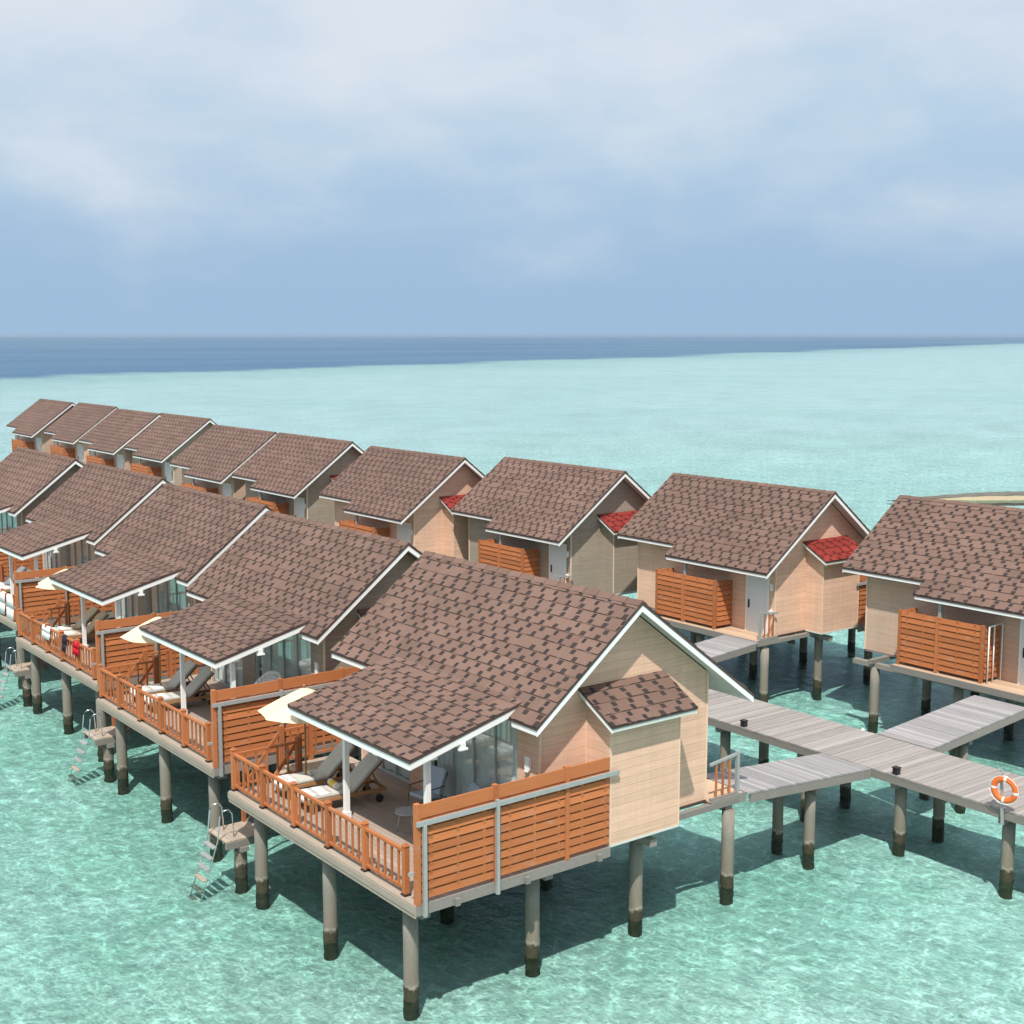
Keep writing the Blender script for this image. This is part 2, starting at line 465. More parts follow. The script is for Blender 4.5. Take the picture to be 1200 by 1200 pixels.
    for y in (8.03, 8.86):
        m = MB(); m.beam((1.95, y, -.05), (.85, y, -1.32), .045, .2); P('stringer', m, M['beamgrey'], stair)
    for y in (8.0, 8.92):
        m = MB(); m.box(1.8, 1.92, y - .05, y + .05, -.1, 1.02); P('post', m, M['orange'], stair)
        m = MB(); m.beam((1.85, y, .9), (.75, y, -.42), .05, .08)
        m.box(.75, .84, y - .04, y + .04, -1.25, -.4); P('handrail', m, M['orange'], stair)
    m = MB(); m.box(1.92, 3.5, 8.89, 8.95, .86, .92); m.box(1.92, 3.5, 8.89, 8.95, .12, .17)
    for q in range(1, 7): m.box(1.86 + q * .235, 1.90 + q * .235, 8.9, 8.94, .17, .86)
    m.box(2.62, 2.73, 8.87, 8.98, -.1, 1.02); m.box(3.45, 3.56, 8.87, 8.98, -.1, 1.02)
    P('handrail', m, M['orange'], stair)
    m = MB()
    for k in range(8): m.box(-.15 + k * .135, -.15 + k * .135 + .127, 7.92, 8.95, -1.24, -1.2)
    lm = P('landing', m, M['deckrim'])
    m = MB(); m.box(-.14, .93, 7.9, 8.0, -1.40, -1.245); m.box(-.14, .93, 8.8, 8.9, -1.40, -1.245); m.box(.2, .4, 7.85, 8.95, -1.52, -1.405)
    P('landing_beam', m, M['beamgrey'], lm)
    m = MB(); pile(m, .3, 8.1, -2.8, -1.53, .15, -D); P('pile', m, M['pile'])
    m = MB()
    for y in (8.12, 8.68):
        m.tube([(.15, y, -1.2), (.12, y, -.62), (.04, y, -.50), (-.1, y, -.5), (-.2, y, -.62), (-.26, y, -1.2), (-.78, y, -2.7)], .017, 8)
    lad = P('swim_ladder', m, M['chrome'])
    for k in range(6):
        z = -1.38 - k * .25; xx = -.26 - (-(z + 1.2)) * .347
        m = MB(); m.box(xx - .07, xx + .05, 8.14, 8.66, z - .018, z + .018); P('rung', m, M['deckrim'] if k > 2 else M['steel'], lad)
    # --- walls
    m = MB(); wl = .12
    def gable(y0, y1):
        prof = [(3.6, 0), (8.46, 0), (8.46, zR(8.46) - .16), (PK[0], PK[1] - .16), (3.6, zL(3.6) - .16)]
        m.prism([(a, y0, b) for a, b in prof], (0, y1 - y0, 0))
    gable(.79, .91); gable(7.83, 7.95)
    top = zL(3.6) - .17
    m.box(3.6, 3.72, .912, 1.54, 0, top); m.box(3.6, 3.72, 4.9, 5.75, 0, top); m.box(3.6, 3.72, 7.75, 7.828, 0, top)
    m.box(3.6, 3.72, 1.542, 4.898, 2.62, top); m.box(3.6, 3.72, 5.752, 7.748, 2.62, top)
    m.box(8.34, 8.46, .912, 7.828, 0, zR(8.46) - .17)
    wall = P('wall', m, M['tan'])
    for (x, y) in ((3.59, .78), (8.45, .78), (3.59, 7.92), (8.45, 7.92)):
        c = MB(); c.box(x - .012, x + .032, y - .012, y + .032, .0, (top if x < 5 else zR(8.46) - .17) - .02)
        P('corner_board', c, M['corner'], wall)
    c = MB(); c.box(3.58, 8.48, .765, .79 - .002, -.05, .015); P('base_trim', c, M['drip'], wall)
    # --- bathroom bay
    m = MB()
    m.prism([(4.84, 0, .03), (4.84, .788, .03), (4.84, .788, 3.1), (4.84, 0, 2.62)], (2., 0, 0))
    bay = P('bay', m, M['tan'])
    bz = lambda y: 3.27 - (.79 - y) * .55
    sh = MB(); L = math.hypot(1.08, 1.08 * .55)
    courses(sh, (4.62, -.29, bz(-.29) + .0), (1, 0, 0), (0, 1, .55), 2.46, L + .01, u0=random.random() * 9, v0=.0)
    brf = P('bay_roof', sh, M['shingle_red'] if mirror else M['shingle'], bay, fix=False)
    m = MB(); slab(m, [(4.62, -.29, bz(-.29)), (7.08, -.29, bz(-.29)), (7.08, .785, bz(.785)), (4.62, .785, bz(.785))], .04); P('bay_roof_edge', m, M['drip'], bay)
    for xa, xb in ((4.635, 4.665), (7.035, 7.065)):
        m = MB(); slab(m, [(xa, -.27, bz(-.27) - .042), (xb, -.27, bz(-.27) - .042), (xb, .78, bz(.78) - .042), (xa, .78, bz(.78) - .042)], .1)
        P('bay_fascia', m, M['fascia'], bay)
    m = MB(); m.box(4.667, 7.033, -.275, -.245, bz(-.27) - .13, bz(-.27) - .03); slab(m, [(4.667, -.243, bz(-.243) - .05), (7.033, -.243, bz(-.243) - .05), (7.033, .78, bz(.78) - .05), (4.667, .78, bz(.78) - .05)], .02)
    P('bay_soffit', m, M['soffit'], bay)
    m = MB(); m.box(4.83, 6.85, -.01, .76, -.02, .028); P('bay_base_trim', m, M['soffit'], bay)
    for x in (4.832, 6.818):
        m = MB(); m.box(x, x + .03, -.012, .02, .03, 2.55); P('corner_board', m, M['corner'], bay)
    m = MB(); m.box(4.828, 4.838, .75, .788, .03, 2.9); P('corner_board', m, M['corner'], bay)
    # --- main roof
    sh = MB()
    VL = math.hypot(PK[0] - EL, PK[1] - zL(EL))
    courses(sh, (EL, RY0, zL(EL)), (0, 1, 0), (1, 0, SL), RY1 - RY0, VL, u0=3., v0=0.)
    V1 = math.hypot(ER1 - PK[0], PK[1] - zR(ER1)); V2 = math.hypot(ER2 - PK[0], PK[1] - zR(ER2))
    courses(sh, (ER1, RY0, zR(ER1)), (0, 1, 0), (-1, 0, SR), RYS - RY0, V1, u0=20., v0=0.)
    courses(sh, (ER2, RYS, zR(ER2)), (0, 1, 0), (-1, 0, SR), RY1 - RYS, V2, u0=20. + RYS - RY0, v0=V1 - V2)
    roof = P('roof', sh, M['shingle'], fix=False)
    m = MB()
    slab(m, [(EL, RY0, zL(EL)), (PK[0], RY0, PK[1]), (PK[0], RY1, PK[1]), (EL, RY1, zL(EL))], T)
    slab(m, [(PK[0], RY0, PK[1]), (ER1, RY0, zR(ER1)), (ER1, RYS, zR(ER1)), (PK[0], RYS, PK[1])], T)
    slab(m, [(PK[0], RYS, PK[1]), (ER2, RYS, zR(ER2)), (ER2, RY1, zR(ER2)), (PK[0], RY1, PK[1])], T)
    P('roof_edge', m, M['drip'], roof)
    m = MB(); n = 18
    for k in range(n):
        ya = RY0 + (RY1 - RY0) * k / n; yb = RY0 + (RY1 - RY0) * (k + 1) / n - .002
        h0 = .030; h1 = .048; uvk = [(k * 1.3 + .2, .1615)] * 4
        for sx, s in ((-1, SL), (1, SR)):
            q = .13
            m.face([(PK[0], ya, PK[1] + h1), (PK[0] + sx * q, ya, PK[1] - q * s + h1), (PK[0] + sx * q, yb, PK[1] - q * s + h0), (PK[0], yb, PK[1] + h0)], uvk)
            m.face([(PK[0], ya, PK[1] + h1), (PK[0] + sx * q, ya, PK[1] - q * s + h1), (PK[0] + sx * q, ya, PK[1] - q * s), (PK[0], ya, PK[1])], uvk)
    P('ridge_cap', m, M['shingle'], roof, fix=False)
    fh = .14
    def rake(x0, z0, x1, z1, y, name='fascia', par=roof):
        mm = MB(); mm.hexa([(x0, y, z0 - T - fh - .002), (x1, y, z1 - T - fh - .002), (x1, y + .028, z1 - T - fh - .002), (x0, y + .028, z0 - T - fh - .002)],
                           [(x0, y, z0 - T - .002), (x1, y, z1 - T - .002), (x1, y + .028, z1 - T - .002), (x0, y + .028, z0 - T - .002)])
        return P(name, mm, M['fascia'], par)
    for y in (RY0 + .012, RY1 - .04):
        rake(EL + .02, zL(EL + .02), PK[0] - .002, PK[1], y)
        er = ER1 if y < 1 else ER2
        rake(PK[0] + .002, PK[1], er - .02, zR(er - .02), y)
    def eave(x, z, y0, y1, par=roof, s=1):
        mm = MB(); mm.box(x, x + .026, y0, y1, z - T - .13, z - T - .004); return P('eave_board', mm, M['fascia'], par)
    eave(EL + .02, zL(EL + .02), RY0 + .045, 1.16); eave(EL + .02, zL(EL + .02), 6.30, RY1 - .045)
    eave(ER1 - .046, zR(ER1 - .046), RY0 + .045, RYS - .05); eave(ER2 - .046, zR(ER2 - .046), RYS + .05, RY1 - .045)
    rake(ER2 - .3, zR(ER2 - .3), ER1 - .05, zR(ER1 - .05), RYS - .045)
    # soffits: thin pale boards under the overhangs
    m = MB(); o = T + .05
    def sof(x0, x1, y0, y1, z):
        slab(m, [(x0, y0, z(x0) - o), (x1, y0, z(x1) - o), (x1, y1, z(x1) - o), (x0, y1, z(x0) - o)], .02)
    sof(EL + .05, PK[0] - .004, RY0 + .045, .785, zL); sof(PK[0] + .004, ER1 - .05, RY0 + .045, .785, zR)
    sof(EL + .05, 3.59, .79, RY1 - .045, zL); sof(8.47, ER1 - .05, .79, RYS - .05, zR); sof(8.47, ER2 - .05, RYS, RY1 - .045, zR)
    P('soffit', m, M['soffit'], roof)
    # --- deck roof (low slope)
    sh = MB(); V = math.hypot(PX1 - PX0, pz(PX1) - pz(PX0))
    courses(sh, (PX0, PY0, pz(PX0)), (0, 1, 0), (1, 0, .258), PY1 - PY0, V, u0=50., v0=0.)
    pr = P('deck_roof', sh, M['shingle'], fix=False)
    m = MB(); slab(m, [(PX0, PY0, pz(PX0)), (PX1 - .15, PY0, pz(PX1 - .15)), (PX1 - .15, PY1, pz(PX1 - .15)), (PX0, PY1, pz(PX0))], .06); P('roof_edge', m, M['drip'], pr)
    for y in (PY0 + .012, PY1 - .04):
        mm = MB(); a, b = PX0 + .02, 3.42
        mm.hexa([(a, y, pz(a) - .20), (b, y, pz(b) - .20), (b, y + .028, pz(b) - .20), (a, y + .028, pz(a) - .20)],
                [(a, y, pz(a) - .062), (b, y, pz(b) - .062), (b, y + .028, pz(b) - .062), (a, y + .028, pz(a) - .062)])
        P('fascia', mm, M['fascia'], pr)
    mm = MB(); mm.box(PX0 + .02, PX0 + .046, PY0 + .045, PY1 - .045, pz(PX0) - .20, pz(PX0) - .058); P('eave_board', mm, M['fascia'], pr)
    mm = MB(); slab(mm, [(PX0 + .05, PY0 + .045, pz(PX0 + .05) - .1), (3.58, PY0 + .045, pz(3.58) - .1), (3.58, PY1 - .045, pz(3.58) - .1), (PX0 + .05, PY1 - .045, pz(PX0 + .05) - .1)], .02)
    P('ceiling', mm, M['white'], pr)
    mm = MB(); mm.box(1.22, 1.36, PY0 + .05, PY1 - .05, pz(1.3) - .27, pz(1.22) - .123); P('roof_beam', mm, M['white'], pr)
    for y in (1.52, 4.75):
        mm = MB(); mm.box(1.235, 1.345, y - .055, y + .055, .17, pz(1.3) - .272); mm.box(1.215, 1.365, y - .075, y + .075, .0, .168)
        P('porch_post', mm, M['white'])
    mm = MB(); mm.box(1.9, 2.02, PY0 + .0, PY0 + .5, pz(1.9) - .30, pz(1.9) - .18); mm.box(1.86, 2.06, PY0 - .02, PY0 + .07, pz(1.9) - .34, pz(1.9) - .302)
    P('bracket', mm, M['white'], pr)
    # --- sliding glass doors
    def slider(y0, y1, n):
        fr = MB(); x0, x1 = 3.62, 3.70; zt = 2.60
        fr.box(x0, x1, y0, y0 + .06, .0, zt); fr.box(x0, x1, y1 - .06, y1, .0, zt)
        fr.box(x0, x1, y0 + .062, y1 - .062, 0, .06); fr.box(x0, x1, y0 + .062, y1 - .062, zt - .06, zt)
        f = P('sliding_door', fr, M['frame'])
        w = (y1 - y0 - .12) / n
        for k in range(n):
            a = y0 + .06 + k * w
            if k:
                mu = MB(); mu.box(x0 + .008, x1 - .008, a - .025, a + .025, .062, zt - .062); P('mullion', mu, M['frame'], f)
            g = MB(); g.box(x0 + .035, x0 + .047, a + .026, a + w - .026, .064, zt - .064); P('pane', g, M['glass'], f)
        c = MB(); nn = int((y1 - y0) / .045); pts = []
        for k in range(nn + 1):
            y = y0 + .05 + (y1 - y0 - .1) * k / nn
            pts.append((x1 + .045 + .03 * math.sin(k * 1.1 + math.sin(k * .37) * 1.5), y))
        for (ax, ay), (bx_, by) in zip(pts[:-1], pts[1:]):
            c.face([(ax, ay, .05), (bx_, by, .05), (bx_, by, 2.55), (ax, ay, 2.55)], smooth=True)
        P('curtain', c, M['curtain'], f, fix=False)
        return f
    slider(1.545, 4.895, 4); slider(5.755, 7.745, 3)
    m = MB(); m.box(4.6, 4.65, .92, 7.82, .0, 2.9); P('partition', m, M['interior'])
    m = MB(); m.box(3.54, 3.598, 1.08, 1.24, 1.62, 1.9); m.box(3.5, 3.598, 1.11, 1.21, 1.58, 1.61); P('wall_lamp', m, M['white'])
    # --- entrance on the jetty side
    m = MB(); x = 8.47
    while x < 9.5:
        m.box(x, x + .13, .62, 6.0, -.035, 0); x += .138
    ent = P('entry_deck', m, M['entry'])
    for q in ((8.47, 9.58, .585, .617, -.2, .012), (9.583, 9.615, .59, 6.03, -.2, .01), (8.47, 9.58, 6.003, 6.035, -.2, .01)):
        m = MB(); m.box(*q); P('rim_beam', m, M['beamgrey'], ent)
    m = MB(); m.box(8.462, 8.50, 1.12, 2.10, .01, 2.08); d = P('door', m, M['door'])
    m = MB(); m.box(8.502, 8.53, 1.96, 2.02, .86, 1.16); P('handle', m, M['black'], d)
    m = MB(); m.box(8.462, 8.51, 1.06, 1.118, 0, 2.14); m.box(8.462, 8.51, 2.102, 2.16, 0, 2.14); m.box(8.462, 8.51, 1.12, 2.10, 2.083, 2.14); P('door_frame', m, M['white'], d)
    m = MB(); m.box(8.462, 8.53, .90, .99, 1.62, 1.86); P('wall_lamp', m, M['white'])
    m = MB(); m.box(8.462, 8.56, .88, 1.0, .78, .92); P('meter_box', m, M['white'])
    m = MB(); m.box(9.34, 9.42, .62, .70, .0, 1.02); P('rail_post', m, M['steel'])
    m = MB(); m.beam((8.47, .66, .86), (9.36, .66, .96), .05, .06)
    er = P('entry_railing', m, M['steel'])
    for x in (8.68, 8.9, 9.12):
        m = MB(); m.box(x - .022, x + .022, .64, .68, .0, .86 + (x - 8.47) * .11 - .03); P('baluster', m, M['orange'], er)
    m = MB(); m.box(8.48, 9.33, .62, .69, .014, .06); P('kick_board', m, M['beamgrey'], er)
    # entrance screen of boards
    ps, _ = screen('entry_screen', 9.34, 2.86, 5.95, (2.90, 4.5, 5.91), .08, 1.78, 'y')
    ps2, _ = screen('entry_screen', 2.84, 8.50, 9.27, (), .08, 1.74, 'x')
    m = MB(); m.box(9.24, 9.34, 4.4, 4.5, .0, zR(9.3) - .15); P('porch_post', m, M['steel'])
    screen('entry_screen', 5.9, 8.50, 9.27, (), .08, 1.76, 'x')
    MB.mirror = False
    return root

# ------------------------------------------------------------------ villas
NEAR = [(0, 0), (.42, 9.75), (1.02, 19.35), (1.68, 29.5), (1.75, 39.6)]
FAR = [(32.0, .11), (30.98, 10.42), (29.83, 20.35), (28.10, 29.36), (28.75, 40.57), (28.69, 49.17),
       (31.04, 63.22), (30.66, 70.86), (31.55, 81.61), (31.12, 90.26)]
near_l = ['tan villa nearest the camera, sunlit gable with brown shingled bay facing the viewer',
          'grey sided villa directly behind the nearest one, white round chair above its screen',
          'brown sided villa with white cloth and red and dark swimwear drying on its deck railing',
          'brown sided villa with long white towels hanging over its deck railing at the left edge',
          'villa cut by the left edge, farthest of the row with sea decks']
near_m = ['tan', 'grey', 'brown', 'brown', 'grey']
far_l = ['grey brown villa cut by the right edge, orange entrance screen beside the walkway ramp',
         'tan villa with red bay roof across the walkway, white door beside its orange entrance screen',
         'dark weathered grey villa with red bay roof, left of the tan one across the walkway',
         'tan back row villa with half its red bay roof hidden by the grey one',
         'weathered grey back row villa with almost all of its red bay roof hidden',
         'pinkish villa in the far row, fifth roof from the far left end',
         'fourth villa from the far left end of the back row',
         'third villa from the far left end of the back row',
         'second villa from the far left end of the back row, partly covered by its neighbour',
         'last villa at the far left end of the back row, its roof against open lagoon']
far_m = ['tan2', 'tan', 'grey', 'tan', 'grey', 'tan2', 'brown', 'tan2', 'tan', 'tan2']
def dress(o, mat):
    for c in o.children_recursive:
        if c.name.split('.')[0] in ('wall', 'bay'):
            c.material_slots[0].link = 'OBJECT'; c.material_slots[0].material = M[mat]
def place_villas(proto, spots, labels, mats, group):
    t = tree_of(proto); out = []
    for i, (x, y) in enumerate(spots):
        o = proto if i == 0 else copy_tree(t)
        out.append(o)
    bpy.context.view_layer.update()
    for o, (x, y), l, m in zip(out, spots, labels, mats):
        o.location = (x, y, 0); tag(o, l, 'villa', group); dress(o, m)
    return out
nv = place_villas(build_villa(False), NEAR, near_l, near_m, 'overwater villas with sea decks in the front row')
fv = place_villas(build_villa(True), FAR, far_l, far_m, 'overwater villas in the back row')

# white entrance frame at the end of the rightmost villa's screen
MB.mirror = True
gm = MB()
for x in (9.26, 8.98, 8.55): gm.tube([(x, 2.72, D), (x, 2.72, D + 1.78)], .022, 8)
gm.tube([(9.26, 2.72, D + 1.78), (8.55, 2.72, D + 1.82)], .022, 8)
gm.build('entry_frame', M['white'], fv[0])
MB.mirror = False

# ------------------------------------------------------------------ jetty and ramps
JZ = D - .35; JX0, JX1 = 14.25, 16.75
jet = empty('jetty', (15.5, 0, 0))
tag(jet, 'long grey plank walkway on piles running between the two rows of villas', 'walkway')
def lp(mb):
    mb.v = [(a - 15.5, b, c) for a, b, c in mb.v]; return mb
m = MB(); y = -22.
while y < 104:
    w = random.choice((.145, .145, .2)); m.box(JX0, JX1, y, y + w - .012, JZ - .045 + random.uniform(-.004, .004), JZ + random.uniform(-.004, .004)); y += w
lp(m).build('planking', M['jetty'], jet)
for x in (JX0 + .04, JX1 - .04):
    m = MB(); m.box(x - .035, x + .035, -22, 104, JZ - .24, JZ - .05); lp(m).build('edge_beam', M['beamgrey'], jet)
y = -21.4
while y < 104:
    m = MB(); m.box(JX0 + .08, JX1 - .08, y - .08, y + .08, JZ - .40, JZ - .245); y += 3.05
    lp(m).build('cross_beam', M['beamgrey'], jet)
y = -21.4 + 3.05 * 2
while y < 104:
    for x in (JX0 + .42, JX1 - .42):
        m = MB(); pile(m, x, y, -.6, JZ - .38, .15); lp(m).build('pile', M['pile'], jet)
    y += 3.05
def ramp(name, x0, x1, y0, y1, label):
    """from a villa's entrance deck (x0, z = D) down to the jetty (x1, z = JZ)"""
    L = x1 - x0; r = empty(name, (x0, y0, 0)); tag(r, label, 'ramp', 'ramps from the walkway to the villas')
    z = lambda x: D - .01 + (JZ - D + .005) * (x - x0) / L
    s = 1 if L > 0 else -1
    def b(mb, nm, mat):
        mb.v = [(a - x0, c - y0, e) for a, c, e in mb.v]; return mb.build(nm, mat, r)
    m = MB(); x = x0 + s * .02; 
    while (x1 - s * .14 - x) * s > 0:
        xa, xb = (x, x + s * .132); 
        if xa > xb: xa, xb = xb, xa
        e = random.uniform(-.004, .004)
        m.hexa([(xa, y0, z(xa) - .045), (xb, y0, z(xb) - .045), (xb, y1, z(xb) - .045), (xa, y1, z(xa) - .045)],
               [(xa, y0, z(xa) + e), (xb, y0, z(xb) + e), (xb, y1, z(xb) + e), (xa, y1, z(xa) + e)], (random.random(), random.random()))
        x += s * .143
    b(m, 'planking', M['ramp'])
    for y in (y0 + .03, y1 - .03):
        m = MB(); xa, xb = x0 + s * .13, x1 - s * .03
        m.beam((xa, y, z(xa) - .155), (xb, y, z(xb) - .155), .06, .2); b(m, 'edge_beam', M['beamgrey'])
    xm = x0 + L * .57
    m = MB(); m.box(xm - .08, xm + .08, y0 + .08, y1 - .08, z(xm) - .42, z(xm) - .262); b(m, 'cross_beam', M['beamgrey'])
    for y in (y0 + .32, y1 - .25):
        m = MB(); pile(m, xm, y, -.6, z(xm) - .4, .14); b(m, 'pile', M['pile'])
    return r
ramp('access_ramp', 9.62, JX0, .55, 2.15, 'grey plank ramp from the walkway up to the nearest villa')
ramp('access_ramp', 31 - 9.6, JX1, .6, 2.35, 'grey plank ramp climbing from the walkway to the villa at the right edge')
ramp('access_ramp', 31 - 9.62, JX1, 10.9, 12.5, 'grey plank ramp at the white door of the tan villa across the walkway')

# small lights along the jetty edge
def light(x, y, mat, label, group):
    r = empty('walkway_light', (x, y, JZ)); tag(r, label, 'light', group)
    m = MB(); m.box(-.07, .07, -.07, .07, .01, .16); m.build('lamp_body', mat, r)
    m = MB(); m.box(-.085, .085, -.085, .085, .162, .19); m.build('lamp_cap', mat, r)
light(JX0 + .1, 5.05, M['black'], 'small black walkway light beside the right eave of the nearest villa', 'walkway lights')
light(JX0 + .1, -.12, M['black'], 'small black walkway light near the crossing of the ramps', 'walkway lights')
r = empty('marker_light', (JX1 - .06, 2.75, JZ)); tag(r, 'tiny white marker light on the far edge of the walkway', 'light')
m = MB(); m.box(-.04, .04, -.04, .04, .006, .05); m.build('lamp_body', M['white'], r)
m = MB(); m.tube([(0, 0, .05), (0, 0, .08)], .028, 10, r1=.016); m.build('lamp_cap', M['white'], r)

# life ring on its post
r = empty('ring_post', (JX0 - .02, -3.16, JZ)); tag(r, 'pale metal post on the walkway edge carrying the orange life ring', 'post')
m = MB(); m.beam((-.04, -.06, -.35), (.0, .06, .95), .055, .055, (0, 1, 0)); m.build('pole', M['steel'], r)
m = MB(); m.beam((-.14, .03, .86), (.06, .05, .86), .06, .04); m.build('hook', M['steel'], r)
lr = empty('life_ring', (JX0 - .1, -3.26, D + .17)); tag(lr, 'orange and white life ring hanging on a post at the walkway edge', 'life ring')
def torus(mb, R0, r0, a0, a1, n, k=12, ax=1.):
    n_ = n; i0 = len(mb.v)
    for i in range(n_ + 1):
        a = a0 + (a1 - a0) * i / n_
        for j in range(k):
            b = 2 * math.pi * j / k
            rr = R0 + r0 * math.cos(b)
            mb.v.append((r0 * .85 * math.sin(b), rr * math.cos(a), rr * math.sin(a)))
    for i in range(n_):
        for j in range(k):
            mb.f.append([i0 + i * k + j, i0 + i * k + (j + 1) % k, i0 + (i + 1) * k + (j + 1) % k, i0 + (i + 1) * k + j]); mb.uv.append([(0, 0)] * 4); mb.sm.append(True)
m = MB(); torus(m, .262, .072, 0, 2 * math.pi, 48); m.build('ring_body', M['ring_orange'], lr)
for q in range(4):
    m = MB(); a = math.pi / 2 * q + .1; torus(m, .262, .0745, a - .11, a + .11, 8); m.build('white_band', M['white'], lr)
m = MB(); m.tube([(-.05, .345 * math.cos(t * .2), .345 * math.sin(t * .2)) for t in range(32)], .008, 5); m.build('grab_rope', M['white'], lr)
lr.rotation_euler = (0, R(-5), R(8))

# ------------------------------------------------------------------ deck furniture
def at(o, x, y, z=D, rz=0, v=0):
    o.location = (NEAR[v][0] + x, NEAR[v][1] + y, z); o.rotation_euler.z = rz
def lounger(cush):
    """foot at x = 0, head towards +x"""
    r = empty('sun_lounger')
    m = MB()
    for y in (-.31, .31): m.box(.0, 1.95, y - .025, y + .025, .24, .31)
    m.box(.0, .05, -.284, .284, .24, .31); m.box(1.9, 1.95, -.284, .284, .24, .31)
    for k in range(9): m.box(.1 + k * .12, .18 + k * .12, -.284, .284, .285, .31)
    m.build('frame', M['teak'], r)
    for (x, y) in ((.12, -.31), (.12, .31), (1.75, -.29), (1.75, .29)):
        m = MB(); m.box(x - .03, x + .03, y - .028, y + .028, .0 if x < 1 else .06, .238); m.build('leg', M['teak'], r)
    for y in (-.355, .355):
        m = MB(); m.tube([(1.75, y - .02, .095), (1.75, y + .02, .095)], .095, 16); m.build('wheel', M['black'], r)
    m = MB(); m.box(.02, 1.16, -.3, .3, .312, .40); m.build('seat_cushion', cush, r, bevel=.03)
    a = R(42); ca, sa = math.cos(a), math.sin(a); L = .92
    m = MB(); h = .09; p = Vector((1.17, 0, .33)); d = Vector((ca, 0, sa)); n = Vector((-sa, 0, ca))
    q = [p + Vector((0, -.3, 0)), p + d * L + Vector((0, -.3, 0)), p + d * L + Vector((0, .3, 0)), p + Vector((0, .3, 0))]
    m.hexa(q, [x + n * h for x in q]); m.build('back_cushion', cush, r, bevel=.03)
    m = MB(); q2 = [x - n * .035 for x in q]; m.hexa(q2, [x - n * .003 for x in q]); b = m.build('backrest', M['teak'], r)
    for y in (-.25, .25):
        m = MB(); m.beam(p + d * .6 + Vector((0, y, -.03)), (1.82, y, .30), .03, .03); m.build('strut', M['teak'], b)
    return r
def parasol():
    r = empty('parasol')
    m = MB(); m.tube([(0, 0, 0), (0, 0, .05)], .24, 20); m.tube([(0, 0, .05), (0, 0, .3)], .035, 10); m.build('base', M['black'], r)
    m = MB(); m.tube([(0, 0, .05), (0, 0, 2.52)], .024, 10); m.build('pole', M['teak'], r)
    m = MB(); n = 8; zt, zr, RR = 2.5, 1.95, 1.1; K = 6
    for i in range(n):
        a0 = 2 * math.pi * (i + .2) / n; a1 = 2 * math.pi * (i + 1.2) / n
        for k in range(K):
            f0, f1 = k / K, (k + 1) / K
            for j in range(4):
                g0, g1 = j / 4, (j + 1) / 4
                def pt(f, g):
                    x = (math.cos(a0) * (1 - g) + math.cos(a1) * g); y = (math.sin(a0) * (1 - g) + math.sin(a1) * g)
                    sag = 4 * g * (1 - g) * f * .03 * (1 if f < .99 else 1.0)
                    pull = 1 - 4 * g * (1 - g) * .05 * f
                    return (x * RR * f * pull, y * RR * f * pull, zt - (zt - zr) * (f ** 1.12) - sag)
                q = [pt(f0, g0), pt(f1, g0), pt(f1, g1), pt(f0, g1)]
                if k == 0: q = [q[0], q[1], q[2]]
                m.face(q, smooth=True)
    m.build('canopy', M['cream'], r, fix=False)
    m = MB()
    for i in range(n):
        a = 2 * math.pi * (i + .2) / n
        m2 = MB(); m2.beam((0.02 * math.cos(a), .02 * math.sin(a), zt - .03), (RR * .99 * math.cos(a), RR * .99 * math.sin(a), zr - .02), .016, .02); m2.build('rib', M['teak'], r)
    m = MB(); m.tube([(0, 0, zt - .01), (0, 0, zt + .08)], .035, 10, r1=.018); m.build('finial', M['teak'], r)
    return r
lp_ = lounger(M['cushion']); lt = tree_of(lp_)
pp = parasol(); pt_ = tree_of(pp)
G = 'sun loungers on the villa decks'
Ls = [lp_] + [copy_tree(lt) for _ in range(7)]
Ps = [pp] + [copy_tree(pt_) for _ in range(2)]
spots = [(0, .72, 6.9, R(-4)), (0, .72, 5.75, R(-6)), (1, .65, 6.8, R(-2)), (1, .65, 5.75, R(-5)),
         (2, .6, 6.7, R(0)), (2, .6, 5.9, R(-6)), (3, .55, 6.6, 0), (3, .55, 5.7, 0)]
ll = ['grey padded lounger on the nearest deck, the one beside the stairs to the water',
      'grey padded lounger with a yellow banded rolled towel, nearest the white porch post',
      'grey padded lounger with white towel on the second deck, beside the stairs',
      'grey padded lounger on the second deck, right behind the white porch post',
      'beige backed lounger on the deck with drying swimwear, behind the other lounger',
      'beige backed lounger on the deck with drying swimwear, nearer the porch post',
      'white covered lounger on the deck at the left edge, behind its neighbour',
      'white covered lounger on the deck at the left edge, closer to the hanging towels']
bpy.context.view_layer.update()
for o, (v, x, y, rz), l in zip(Ls, spots, ll):
    at(o, x, y, rz=rz, v=v); tag(o, l, 'lounger', G)
    mm = {2: 'beige', 3: 'towel'}.get(v)
    if mm:
        for c in o.children:
            if 'cushion' in c.name: c.material_slots[0].link = 'OBJECT'; c.material_slots[0].material = M[mm]
for o, v, l in zip(Ps, range(3), ['cream parasol standing at the loungers of the nearest deck',
                                 'cream parasol half hidden by the porch roof of the second villa',
                                 'cream parasol under the porch roof edge above the drying swimwear']):
    at(o, 1.45, 6.9 if v == 0 else 6.75, v=v, rz=.3 * v); tag(o, l, 'parasol', 'cream parasols on the villa decks')

